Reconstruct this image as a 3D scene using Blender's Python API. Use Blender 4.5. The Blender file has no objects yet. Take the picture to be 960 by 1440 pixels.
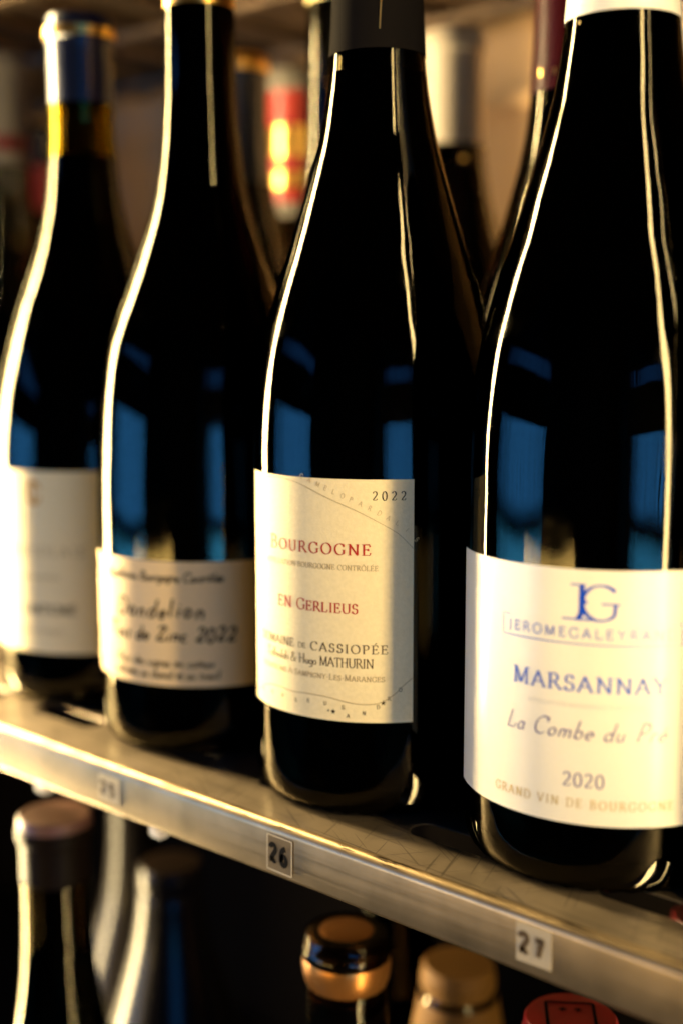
import bpy, bmesh, math, random
from mathutils import Vector
random.seed(7)
S = bpy.context.scene
MM = 0.001
R = math.radians
PI = math.pi

# ------------------------------------------------------------------ camera
cam = bpy.data.cameras.new("camera")
cam_ob = bpy.data.objects.new("camera", cam)
S.collection.objects.link(cam_ob)
CAM = Vector((262.87, -318.70, 149.22)) * MM
FW = Vector((-0.65234, 0.74602, -0.13384))
RT = Vector((0.75292, 0.65811, -0.0015))
UP = RT.cross(FW) * 1.0
F_PX = 1724.0


def place_cam():
    from mathutils import Matrix
    f = FW.normalized(); r = RT.normalized(); u = r.cross(f).normalized(); r = f.cross(u)
    m = Matrix(((r.x, u.x, -f.x, CAM.x), (r.y, u.y, -f.y, CAM.y), (r.z, u.z, -f.z, CAM.z), (0, 0, 0, 1)))
    cam_ob.matrix_world = m


place_cam()
cam.sensor_fit = 'VERTICAL'
cam.sensor_height = 36.0
cam.sensor_width = 24.0
cam.lens = F_PX / 1440 * 36.0
cam.clip_start = 0.01
cam.clip_end = 60
cam.dof.use_dof = True
cam.dof.focus_distance = 0.366
cam.dof.aperture_fstop = 3.4
cam.dof.aperture_blades = 9
S.camera = cam_ob

# ------------------------------------------------------------------ world, exposure
W = bpy.data.worlds.new("World")
S.world = W
W.use_nodes = True
W.node_tree.nodes["Background"].inputs[0].default_value = (0.05, 0.032, 0.018, 1)
W.node_tree.nodes["Background"].inputs[1].default_value = 0.10
S.view_settings.view_transform = 'Standard'
S.view_settings.look = 'None'
S.view_settings.exposure = 0.0
S.view_settings.gamma = 1.0
S.cycles.use_denoising = True
S.cycles.max_bounces = 10
S.cycles.transmission_bounces = 10
S.cycles.glossy_bounces = 6
S.cycles.diffuse_bounces = 3
S.cycles.caustics_reflective = False
S.cycles.caustics_refractive = False
S.cycles.sample_clamp_indirect = 6.0
S.cycles.blur_glossy = 0.3

LEFT_COL = (1.0, 0.76, 0.38)
RIGHT_COL = (1.0, 0.75, 0.36)


# ------------------------------------------------------------------ object helpers
def link(o, parent=None):
    S.collection.objects.link(o)
    if parent is not None:
        o.parent = parent
    return o


def thing(name, label, cat, loc=(0, 0, 0), group=None):
    o = bpy.data.objects.new(name, None)
    o.empty_display_size = 0.01
    link(o)
    o.location = Vector(loc) * MM
    o["label"] = label
    o["category"] = cat
    if group:
        o["group"] = group
    return o


def mesh_ob(name, bm, mats, parent=None, smooth=True, sharp=35):
    me = bpy.data.meshes.new(name)
    bm.normal_update()
    if smooth:
        for f in bm.faces:
            f.smooth = True
        for e in bm.edges:
            if len(e.link_faces) == 2 and e.calc_face_angle(0) > R(sharp):
                e.smooth = False
    bm.to_mesh(me)
    bm.free()
    if not isinstance(mats, (list, tuple)):
        mats = [mats]
    for m in mats:
        me.materials.append(m)
    o = bpy.data.objects.new(name, me)
    return link(o, parent)


def copy_tree(o, parent=None):
    c = o.copy()
    S.collection.objects.link(c)
    if parent is not None:
        c.parent = parent
    for ch in list(o.children):
        copy_tree(ch, c)
    return c


# ------------------------------------------------------------------ materials
def mat(name):
    m = bpy.data.materials.new(name)
    m.use_nodes = True
    nt = m.node_tree
    return m, nt, nt.nodes["Principled BSDF"]


def P(name, col, rough=0.5, metal=0.0, spec=0.5, coat=0.0, coat_r=0.1, var=0.0, vscale=200, bump=0.0, bscale=900, ior=1.5):
    m, nt, b = mat(name)
    b.inputs["Base Color"].default_value = (*col, 1)
    b.inputs["IOR"].default_value = ior
    b.inputs["Roughness"].default_value = rough
    b.inputs["Metallic"].default_value = metal
    b.inputs["Specular IOR Level"].default_value = spec
    b.inputs["Coat Weight"].default_value = coat
    b.inputs["Coat Roughness"].default_value = coat_r
    if var or bump:
        tc = nt.nodes.new("ShaderNodeTexCoord")
    if var:
        n = nt.nodes.new("ShaderNodeTexNoise")
        n.inputs["Scale"].default_value = vscale
        n.inputs["Detail"].default_value = 6
        nt.links.new(tc.outputs["Object"], n.inputs["Vector"])
        mx = nt.nodes.new("ShaderNodeMix")
        mx.data_type = 'RGBA'
        mx.inputs["A"].default_value = (*[c * (1 - var) for c in col], 1)
        mx.inputs["B"].default_value = (*[min(1, c * (1 + var)) for c in col], 1)
        nt.links.new(n.outputs["Fac"], mx.inputs["Factor"])
        nt.links.new(mx.outputs["Result"], b.inputs["Base Color"])
    if bump:
        n2 = nt.nodes.new("ShaderNodeTexNoise")
        n2.inputs["Scale"].default_value = bscale
        n2.inputs["Detail"].default_value = 4
        nt.links.new(tc.outputs["Object"], n2.inputs["Vector"])
        bp = nt.nodes.new("ShaderNodeBump")
        bp.inputs["Strength"].default_value = bump
        bp.inputs["Distance"].default_value = 0.0002
        nt.links.new(n2.outputs["Fac"], bp.inputs["Height"])
        nt.links.new(bp.outputs["Normal"], b.inputs["Normal"])
    return m


def emit(name, col, strength):
    m = bpy.data.materials.new(name)
    m.use_nodes = True
    nt = m.node_tree
    nt.nodes.clear()
    e = nt.nodes.new("ShaderNodeEmission")
    e.inputs[0].default_value = (*col, 1)
    e.inputs[1].default_value = strength
    o = nt.nodes.new("ShaderNodeOutputMaterial")
    nt.links.new(e.outputs[0], o.inputs[0])
    return m


def glass_mat(name, col):
    m = bpy.data.materials.new(name)
    m.use_nodes = True
    nt = m.node_tree
    nt.nodes.clear()
    g = nt.nodes.new("ShaderNodeBsdfGlass")
    g.inputs["Color"].default_value = (*col, 1)
    g.inputs["Roughness"].default_value = 0.004
    g.inputs["IOR"].default_value = 2.0
    # slow waviness of moulded glass: makes the reflected strips wander
    tc = nt.nodes.new("ShaderNodeTexCoord")
    n = nt.nodes.new("ShaderNodeTexNoise")
    n.inputs["Scale"].default_value = 1.0
    n.inputs["Detail"].default_value = 2.0
    mp = nt.nodes.new("ShaderNodeMapping")
    mp.inputs["Scale"].default_value = (75, 75, 11)
    nt.links.new(tc.outputs["Object"], mp.inputs["Vector"])
    nt.links.new(mp.outputs[0], n.inputs["Vector"])
    bp = nt.nodes.new("ShaderNodeBump")
    bp.inputs["Strength"].default_value = 0.22
    bp.inputs["Distance"].default_value = 0.0012
    nt.links.new(n.outputs["Fac"], bp.inputs["Height"])
    nt.links.new(bp.outputs["Normal"], g.inputs["Normal"])
    # fingerprints and dust: patches where the polish is a little dull
    n2 = nt.nodes.new("ShaderNodeTexNoise")
    n2.inputs["Scale"].default_value = 70
    n2.inputs["Detail"].default_value = 6
    nt.links.new(tc.outputs["Object"], n2.inputs["Vector"])
    r2 = nt.nodes.new("ShaderNodeMapRange")
    r2.inputs["From Min"].default_value = 0.48
    r2.inputs["From Max"].default_value = 0.75
    r2.inputs["To Min"].default_value = 0.004
    r2.inputs["To Max"].default_value = 0.11
    nt.links.new(n2.outputs["Fac"], r2.inputs["Value"])
    nt.links.new(r2.outputs[0], g.inputs["Roughness"])
    o = nt.nodes.new("ShaderNodeOutputMaterial")
    nt.links.new(g.outputs[0], o.inputs[0])
    return m


def steel(name, col, rough, scale=(6, 900, 900), scratch=True, metal=1.0, nicks=False):
    m, nt, b = mat(name)
    b.inputs["Metallic"].default_value = metal
    b.inputs["Base Color"].default_value = (*col, 1)
    tc = nt.nodes.new("ShaderNodeTexCoord")
    mp = nt.nodes.new("ShaderNodeMapping")
    mp.inputs["Scale"].default_value = scale
    nt.links.new(tc.outputs["Object"], mp.inputs["Vector"])
    n = nt.nodes.new("ShaderNodeTexNoise")
    n.inputs["Scale"].default_value = 1.0
    n.inputs["Detail"].default_value = 8
    nt.links.new(mp.outputs[0], n.inputs["Vector"])
    mr = nt.nodes.new("ShaderNodeMapRange")
    mr.inputs["To Min"].default_value = rough - 0.1
    mr.inputs["To Max"].default_value = rough + 0.14
    nt.links.new(n.outputs["Fac"], mr.inputs["Value"])
    nt.links.new(mr.outputs[0], b.inputs["Roughness"])
    # smudges
    n3 = nt.nodes.new("ShaderNodeTexNoise")
    n3.inputs["Scale"].default_value = 55
    n3.inputs["Detail"].default_value = 5
    nt.links.new(tc.outputs["Object"], n3.inputs["Vector"])
    mx = nt.nodes.new("ShaderNodeMix")
    mx.data_type = 'RGBA'
    mx.inputs["A"].default_value = (*[c * 0.72 for c in col], 1)
    mx.inputs["B"].default_value = (*col, 1)
    cr = nt.nodes.new("ShaderNodeMapRange")
    cr.inputs["From Min"].default_value = 0.35
    cr.inputs["From Max"].default_value = 0.6
    nt.links.new(n3.outputs["Fac"], cr.inputs["Value"])
    nt.links.new(cr.outputs[0], mx.inputs["Factor"])
    last = mx.outputs["Result"]
    if scratch:
        # fine straight scratches in several directions: noise stretched into hairlines
        for ang, ac, al, th, st in ((0.55, 900, 26, .665, .5), (-0.9, 1000, 34, .68, .45), (1.25, 800, 30, .672, .5), (0.05, 700, 9, .63, .6)):
            m1 = nt.nodes.new("ShaderNodeMapping")
            m1.inputs["Rotation"].default_value = (0, 0, ang)
            nt.links.new(tc.outputs["Object"], m1.inputs["Vector"])
            m2 = nt.nodes.new("ShaderNodeMapping")
            m2.inputs["Scale"].default_value = (al, ac, 0)
            m2.inputs["Location"].default_value = (ang * 7, ang * 13, 0)
            nt.links.new(m1.outputs[0], m2.inputs["Vector"])
            v = nt.nodes.new("ShaderNodeTexNoise")
            v.inputs["Scale"].default_value = 1.0
            v.inputs["Detail"].default_value = 1.0
            nt.links.new(m2.outputs[0], v.inputs["Vector"])
            lt = nt.nodes.new("ShaderNodeMapRange")
            lt.inputs["From Min"].default_value = th
            lt.inputs["From Max"].default_value = th + .035
            lt.inputs["To Max"].default_value = st
            nt.links.new(v.outputs["Fac"], lt.inputs["Value"])
            mk = nt.nodes.new("ShaderNodeMix")
            mk.data_type = 'RGBA'
            mk.inputs["B"].default_value = (0.03, 0.022, 0.014, 1)
            nt.links.new(lt.outputs[0], mk.inputs["Factor"])
            nt.links.new(last, mk.inputs["A"])
            last = mk.outputs["Result"]
    if nicks:                       # worn dark dashes along the fold
        sp = nt.nodes.new("ShaderNodeSeparateXYZ")
        nt.links.new(tc.outputs["Object"], sp.inputs[0])
        m5 = nt.nodes.new("ShaderNodeMapping")
        m5.inputs["Scale"].default_value = (70, 900, 900)
        nt.links.new(tc.outputs["Object"], m5.inputs["Vector"])
        n5 = nt.nodes.new("ShaderNodeTexNoise")
        n5.inputs["Scale"].default_value = 1.0
        n5.inputs["Detail"].default_value = 3
        nt.links.new(m5.outputs[0], n5.inputs["Vector"])
        g5 = nt.nodes.new("ShaderNodeMapRange")
        g5.inputs["From Min"].default_value = 0.58
        g5.inputs["From Max"].default_value = 0.63
        nt.links.new(n5.outputs["Fac"], g5.inputs["Value"])
        z5 = nt.nodes.new("ShaderNodeMapRange")
        z5.inputs["From Min"].default_value = -0.0016
        z5.inputs["From Max"].default_value = -0.0010
        nt.links.new(sp.outputs["Z"], z5.inputs["Value"])
        mu5 = nt.nodes.new("ShaderNodeMath")
        mu5.operation = 'MULTIPLY'
        nt.links.new(g5.outputs[0], mu5.inputs[0])
        nt.links.new(z5.outputs[0], mu5.inputs[1])
        mk5 = nt.nodes.new("ShaderNodeMix")
        mk5.data_type = 'RGBA'
        mk5.inputs["B"].default_value = (0.04, 0.028, 0.016, 1)
        nt.links.new(mu5.outputs[0], mk5.inputs["Factor"])
        nt.links.new(last, mk5.inputs["A"])
        last = mk5.outputs["Result"]
    nt.links.new(last, b.inputs["Base Color"])
    bp = nt.nodes.new("ShaderNodeBump")
    bp.inputs["Strength"].default_value = 0.10
    bp.inputs["Distance"].default_value = 0.0001
    nt.links.new(n.outputs["Fac"], bp.inputs["Height"])
    nt.links.new(bp.outputs["Normal"], b.inputs["Normal"])
    return m


M = {}
M['glass'] = glass_mat("olive glass", (0.23, 0.215, 0.165))
M['glass_neck'] = glass_mat("yellow green neck glass", (0.44, 0.36, 0.05))
M['glass_dark'] = glass_mat("dark glass", (0.21, 0.195, 0.155))
M['wine'] = P("red wine", (0.004, 0.0012, 0.001), 0.9, spec=0.0)
M['paper'] = P("cream label paper", (0.82, 0.67, 0.36), 0.6, spec=0.25, var=0.10, vscale=700, bump=0.5, bscale=1500)
M['paper_white'] = P("white label paper", (0.82, 0.73, 0.53), 0.45, spec=0.4, var=0.03, vscale=900, bump=0.2, bscale=1800, coat=0.6, coat_r=0.24)
M['paper_tan'] = P("buff label paper", (0.72, 0.51, 0.25), 0.6, spec=0.25, var=0.06, vscale=700, bump=0.2, bscale=2400)
M['ink_red'] = P("red ink", (0.42, 0.020, 0.012), 0.6, spec=0.15)
M['ink_brown'] = P("dark brown ink", (0.085, 0.052, 0.022), 0.6, spec=0.15)
M['ink_pale'] = P("pale brown ink", (0.42, 0.31, 0.15), 0.6, spec=0.15)
M['ink_black'] = P("black ink", (0.006, 0.005, 0.005), 0.7, spec=0.03)
M['ink_blue'] = P("blue ink", (0.0, 0.05, 0.42), 0.45, spec=0.15)
M['ink_paleblue'] = P("slate blue ink", (0.045, 0.12, 0.50), 0.5, spec=0.15)
M['ink_faint'] = P("faint blue ink", (0.42, 0.45, 0.50), 0.5, spec=0.15)
M['ink_gold'] = P("orange gold ink", (0.60, 0.26, 0.01), 0.5, spec=0.15)
M['ink_map'] = P("faint brown map ink", (0.55, 0.42, 0.22), 0.6, spec=0.15)
M['ink_plum'] = P("plum ink", (0.075, 0.06, 0.22), 0.5, spec=0.15)
M['ink_ochre'] = P("ochre ink", (0.52, 0.35, 0.10), 0.5, spec=0.15)
M['gold'] = P("gold foil", (0.85, 0.50, 0.12), 0.28, metal=1.0)
M['cap_grey'] = P("matte charcoal capsule", (0.008, 0.0065, 0.0055), 0.7, spec=0.08, ior=1.12, var=0.12, vscale=1500, bump=0.1)
M['cap_cream'] = P("cream capsule", (0.80, 0.74, 0.60), 0.4, var=0.03)
M['cap_blue'] = P("dark blue foil capsule", (0.004, 0.007, 0.020), 0.3, spec=0.45)
M['cap_red'] = P("deep red capsule", (0.075, 0.002, 0.002), 0.4, spec=0.2)
M['cap_putty'] = P("putty grey capsule", (0.38, 0.32, 0.24), 0.5, var=0.06)
M['cap_tan'] = P("tan gold foil", (0.13, 0.060, 0.009), 0.65, spec=0.2, bump=0.3, bscale=200)
M['cap_stone'] = P("stone grey capsule", (0.11, 0.095, 0.075), 0.7, spec=0.2)
M['cap_scarlet'] = P("scarlet capsule", (0.24, 0.009, 0.002), 0.45)
M['cap_amber'] = P("amber brown foil", (0.42, 0.17, 0.035), 0.3, metal=0.75, bump=0.3, bscale=160)
M['cap_brown'] = P("brown capsule", (0.006, 0.003, 0.0015), 0.5, spec=0.06, var=0.2)
M['cap_pink'] = P("pinkish brown capsule", (0.13, 0.055, 0.033), 0.5, var=0.1)
M['cap_black'] = P("black capsule", (0.006, 0.005, 0.005), 0.10, bump=0.4, bscale=120)
M['cap_matte'] = P("matte black foil", (0.005, 0.004, 0.004), 0.24, spec=0.12, bump=0.5, bscale=140)
M['cap_yellow'] = P("pale yellow capsule", (0.75, 0.60, 0.26), 0.4)
M['wax_red'] = P("red wax", (0.36, 0.008, 0.006), 0.35, coat=0.2, bump=0.15, bscale=260)
M['steel'] = steel("brushed steel", (0.25, 0.195, 0.135), 0.32, metal=0.6)
M['steel_lip'] = steel("brushed steel lip", (0.27, 0.195, 0.105), 0.34, metal=0.9, scale=(8, 700, 700), scratch=False, nicks=True)
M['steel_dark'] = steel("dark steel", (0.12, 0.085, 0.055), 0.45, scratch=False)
M['tape'] = P("paper sticker", (0.42, 0.33, 0.19), 0.6, var=0.08, vscale=1500)
M['tape_clear'] = P("aged clear tape", (0.17, 0.12, 0.06), 0.6, spec=0.1, var=0.15, vscale=1800)
M['tape_edge'] = P("tape edge", (0.62, 0.50, 0.30), 0.5)
M['tab'] = P("white plastic", (0.72, 0.64, 0.50), 0.5)
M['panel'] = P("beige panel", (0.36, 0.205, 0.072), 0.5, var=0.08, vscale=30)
M['shade_panel'] = P("shade dark panel", (0.003, 0.002, 0.0012), 0.9, spec=0.04, var=0.15, vscale=40)  # near-black: the shade below the shelf is put into the colour
M['wallpaint'] = P("dark room wall", (0.05, 0.038, 0.03), 0.8)
M['frame'] = P("dark window frame", (0.03, 0.03, 0.03), 0.5)
M['floor'] = P("warm wooden floor", (0.24, 0.14, 0.07), 0.5, var=0.25, vscale=12)
M['pane'] = emit("deep blue pane", (0.05, 0.26, 1.0), 1.9)
M['pane_mid'] = emit("blue pane", (0.05, 0.33, 1.0), 7.8)
M['pane_low'] = emit("pale blue pane", (0.06, 0.45, 1.0), 11.0)
M['led_left'] = emit("left strip light", LEFT_COL, 225.0)
M['led_dim'] = emit("left side glow", LEFT_COL, 30.0)
M['led_right'] = emit("right strip light", RIGHT_COL, 66.0)
M['panel_fill'] = emit("added panel fill", (1.0, 0.80, 0.50), 115.0)
M['alu'] = P("aluminium profile", (0.4, 0.38, 0.35), 0.4, metal=1.0)


# ------------------------------------------------------------------ shape helpers
def box(bm, x0, x1, y0, y1, z0, z1, mi=0):
    vs = [bm.verts.new((x * MM, y * MM, z * MM)) for x in (x0, x1) for y in (y0, y1) for z in (z0, z1)]
    for q in ((0, 1, 3, 2), (4, 6, 7, 5), (0, 4, 5, 1), (2, 3, 7, 6), (0, 2, 6, 4), (1, 5, 7, 3)):
        f = bm.faces.new([vs[i] for i in q])
        f.material_index = mi


def catmull(pts, n=6):
    out = []
    for i in range(len(pts) - 1):
        p0 = pts[max(i - 1, 0)]; p1 = pts[i]; p2 = pts[i + 1]; p3 = pts[min(i + 2, len(pts) - 1)]
        for k in range(n):
            t = k / n
            out.append(tuple(0.5 * ((2 * p1[j]) + (-p0[j] + p2[j]) * t + (2 * p0[j] - 5 * p1[j] + 4 * p2[j] - p3[j]) * t * t
                             + (-p0[j] + 3 * p1[j] - 3 * p2[j] + p3[j]) * t ** 3) for j in (0, 1)))
    out.append(pts[-1])
    return out


def lathe(bm, prof, n=96, mi=0, cap_ends=True):
    """prof: list of (r, z) in mm; r = 0 closes to a pole."""
    rings = []
    for r, z in prof:
        if r < 1e-4:
            rings.append([bm.verts.new((0, 0, z * MM))])
        else:
            rings.append([bm.verts.new((r * MM * math.cos(2 * PI * k / n), r * MM * math.sin(2 * PI * k / n), z * MM)) for k in range(n)])
    for a, b in zip(rings[:-1], rings[1:]):
        for k in range(n):
            k2 = (k + 1) % n
            if len(a) == 1 and len(b) == 1:
                continue
            if len(a) == 1:
                f = bm.faces.new((a[0], b[k2], b[k]))
            elif len(b) == 1:
                f = bm.faces.new((a[k], a[k2], b[0]))
            else:
                f = bm.faces.new((a[k], a[k2], b[k2], b[k]))
            f.material_index = mi
    return rings


# ------------------------------------------------------------------ stroke lettering
def arc(cx, cy, rx, ry, a0, a1, n=None):
    n = n or max(4, int(abs(a1 - a0) / 16))
    return [(cx + rx * math.cos(R(a0 + (a1 - a0) * i / n)), cy + ry * math.sin(R(a0 + (a1 - a0) * i / n))) for i in range(n + 1)]


GL = {}


def g(c, w, strokes, serifs=()):
    GL[c] = (w, strokes, serifs)


g(' ', .34, [])
g('A', .76, [[(.03, 0), (.38, 1)], [(.36, 1), (.72, 0)], [(.16, .33), (.59, .33)]], [(.03, 0), (.72, 0)])
g('B', .66, [[(.13, 0), (.13, 1)], [(.13, 1), (.3, 1)] + arc(.3, .76, .22, .24, 90, -90) + [(.13, .52)],
             [(.13, .52), (.33, .52)] + arc(.33, .26, .26, .26, 90, -90) + [(.13, 0)]], [(.09, 0), (.09, 1)])
g('C', .74, [arc(.42, .5, .37, .5, 48, 312), [(.68, .98), (.68, .72)]])
g('D', .80, [[(.13, 0), (.13, 1)], [(.13, 1), (.32, 1)] + arc(.34, .5, .40, .5, 90, -90) + [(.13, 0)]], [(.09, 0), (.09, 1)])
g('E', .63, [[(.13, 0), (.13, 1)], [(.13, .98), (.52, .98), (.54, .78)], [(.13, .52), (.42, .52)], [(.42, .62), (.42, .42)], [(.13, .02), (.54, .02), (.59, .24)]], [(.09, 0), (.09, 1)])
g('F', .58, [[(.13, 0), (.13, 1)], [(.13, .98), (.52, .98), (.54, .78)], [(.13, .5), (.42, .5)], [(.42, .6), (.42, .4)]], [(.13, 0), (.09, 1)])
g('G', .80, [arc(.42, .5, .37, .5, 48, 318), [(.68, .98), (.68, .72)], [(.70, .42), (.70, .08)]], [(.70, .42)])
g('H', .82, [[(.14, 0), (.14, 1)], [(.68, 0), (.68, 1)], [(.14, .52), (.68, .52)]], [(.14, 0), (.14, 1), (.68, 0), (.68, 1)])
g('I', .34, [[(.17, 0), (.17, 1)]], [(.17, 0), (.17, 1)])
g('J', .42, [[(.26, 1), (.26, .1)] + arc(.12, .05, .14, .2, 0, -100)], [(.26, 1)])
g('L', .62, [[(.13, 0), (.13, 1)], [(.13, .02), (.54, .02), (.58, .26)]], [(.09, 0), (.13, 1)])
g('M', .94, [[(.13, 0), (.15, 1)], [(.15, 1), (.47, .05)], [(.47, .05), (.79, 1)], [(.79, 1), (.81, 0)]], [(.13, 0), (.12, 1), (.81, 0), (.83, 1)])
g('N', .82, [[(.14, 0), (.14, 1)], [(.12, 1), (.69, 0)], [(.69, 0), (.69, 1)]], [(.14, 0), (.10, 1), (.69, 1)])
g('O', .84, [arc(.42, .5, .37, .5, 0, 360, 28)])
g('P', .62, [[(.13, 0), (.13, 1)], [(.13, 1), (.3, 1)] + arc(.32, .73, .23, .27, 90, -90) + [(.13, .46)]], [(.13, 0), (.09, 1)])
g('Q', .84, [arc(.42, .5, .37, .5, 0, 360, 28), [(.45, .1), (.8, -.2)]])
g('R', .72, [[(.13, 0), (.13, 1)], [(.13, 1), (.3, 1)] + arc(.32, .75, .22, .25, 90, -90) + [(.13, .5)], [(.34, .5), (.70, 0)]], [(.13, 0), (.09, 1), (.70, 0)])
g('S', .54, [arc(.27, .75, .18, .25, 40, 180) + arc(.27, .70, .18, .2, 180, 250) + arc(.27, .27, .21, .27, 60, -150), [(.44, .96), (.44, .76)], [(.06, .26), (.06, .04)]])
g('T', .70, [[(.35, 0), (.35, 1)], [(.04, .8), (.05, .98), (.65, .98), (.66, .8)]], [(.35, 0)])
g('U', .78, [[(.14, 1), (.14, .32)] + arc(.40, .30, .26, .30, 180, 360) + [(.66, 1)]], [(.14, 1), (.66, 1)])
g('V', .74, [[(.04, 1), (.38, 0)], [(.36, 0), (.70, 1)]], [(.04, 1), (.70, 1)])
g('Y', .72, [[(.04, 1), (.36, .48)], [(.68, 1), (.36, .48)], [(.36, .48), (.36, 0)]], [(.04, 1), (.68, 1), (.36, 0)])
g('Z', .66, [[(.08, .8), (.09, .98), (.58, .98)], [(.58, .98), (.06, .02)], [(.06, .02), (.60, .02), (.62, .22)]])
g('&', .80, [[(.74, .44), (.50, .08), (.30, 0)] + arc(.24, .22, .20, .22, 260, 110) + [(.40, .66)] + arc(.31, .82, .13, .17, -30, 200) + [(.30, .58), (.72, 0)]])
g('-', .36, [[(.05, .40), (.31, .40)]])
g('.', .26, [[(.13, .02), (.13, .10)]])
g('0', .60, [arc(.30, .5, .24, .5, 0, 360, 26)])
g('2', .58, [arc(.27, .73, .21, .27, 165, -30) + [(.06, .05)], [(.05, .04), (.46, .04), (.52, .2)]])
g('5', .56, [[(.46, .98), (.14, .98), (.11, .56)] + arc(.25, .31, .24, .31, 125, -150)])
g('6', .58, [arc(.45, .52, .38, .48, 100, 180) + arc(.29, .3, .22, .3, 180, 540)])
g('7', .54, [[(.05, .96), (.5, .96), (.2, 0)]])
g('a', .46, [arc(.22, .22, .18, .22, 25, 335), [(.39, .44), (.39, .07), (.46, 0)]])
g('b', .48, [[(.08, 1), (.08, .02)], arc(.25, .22, .18, .22, 165, -165)])
g('c', .40, [arc(.23, .22, .19, .22, 45, 315)])
g('d', .48, [arc(.22, .22, .18, .22, 20, 340), [(.40, 1), (.40, .06), (.47, 0)]])
g('e', .43, [[(.06, .24), (.40, .24)] + arc(.23, .22, .18, .22, 8, 315)])
g('f', .32, [arc(.28, .84, .13, .15, 35, 180) + [(.15, 0)], [(.03, .44), (.30, .44)]])
g('g', .46, [arc(.22, .22, .18, .22, 20, 340), [(.39, .44), (.39, -.16)] + arc(.22, -.16, .17, .16, 0, -150)])
g('h', .50, [[(.09, 1), (.09, 0)], [(.09, .24)] + arc(.25, .25, .16, .19, 180, 0) + [(.41, .05), (.47, 0)]])
g('i', .24, [[(.11, .44), (.11, .05), (.18, 0)], [(.11, .60), (.11, .67)]])
g('l', .24, [[(.11, 1), (.11, .05), (.18, 0)]])
g('m', .74, [[(.09, .44), (.09, 0)], [(.09, .24)] + arc(.23, .25, .14, .19, 180, 0) + [(.37, 0)], [(.37, .24)] + arc(.51, .25, .14, .19, 180, 0) + [(.65, .05), (.72, 0)]])
g('n', .50, [[(.09, .44), (.09, 0)], [(.09, .24)] + arc(.25, .25, .16, .19, 180, 0) + [(.41, .05), (.47, 0)]])
g('o', .46, [arc(.23, .22, .18, .22, 0, 360, 18)])
g('p', .48, [[(.08, .44), (.08, -.32)], arc(.25, .22, .18, .22, 165, -165)])
g('r', .36, [[(.09, .44), (.09, 0)], [(.09, .24)] + arc(.23, .28, .14, .16, 180, 50)])
g('s', .36, [arc(.18, .33, .12, .11, 40, 250) + arc(.18, .11, .13, .11, 70, -150)])
g('t', .32, [[(.13, .66), (.13, .1)] + arc(.22, .09, .09, .09, 180, 300), [(.02, .44), (.28, .44)]])
g('u', .50, [[(.09, .44), (.09, .18)] + arc(.24, .17, .15, .17, 180, 360) + [(.39, .44)], [(.39, .44), (.39, .06), (.46, 0)]])
g('v', .44, [[(.04, .44), (.22, 0)], [(.22, 0), (.40, .44)]])
g('x', .44, [[(.05, .44), (.38, 0)], [(.05, 0), (.38, .44)]])
g('z', .42, [[(.05, .42), (.36, .42), (.05, .02), (.38, .02)]])
ACC = {'É': ('E', 'a'), 'È': ('E', 'g'), 'Ô': ('O', 'c'), 'À': ('A', 'g'), 'é': ('e', 'a'), 'ê': ('e', 'c'), 'ô': ('o', 'c')}


def glyph(c):
    if c in ACC:
        b, k = ACC[c]
        w, st, se = GL[b]
        y = 1.1 if b.isupper() else .56
        x = w * .5
        if k == 'a':
            ex = [[(x - .04, y), (x + .12, y + .17)]]
        elif k == 'g':
            ex = [[(x + .04, y), (x - .12, y + .17)]]
        else:
            ex = [[(x - .14, y), (x, y + .14), (x + .14, y)]]
        return w, list(st) + ex, se
    return GL[c]


def layout(text, h, small=None):
    """-> list of (char, x, scale); natural width. small = scale of lower-case letters drawn as small capitals."""
    x = 0
    out = []
    for c in text:
        s = h
        cc = c
        if small and (c.islower()):
            cc = c.upper()
            s = h * small
        w = glyph(cc)[0]
        out.append((cc, x, s))
        x += w * s
    return out, x


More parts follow.
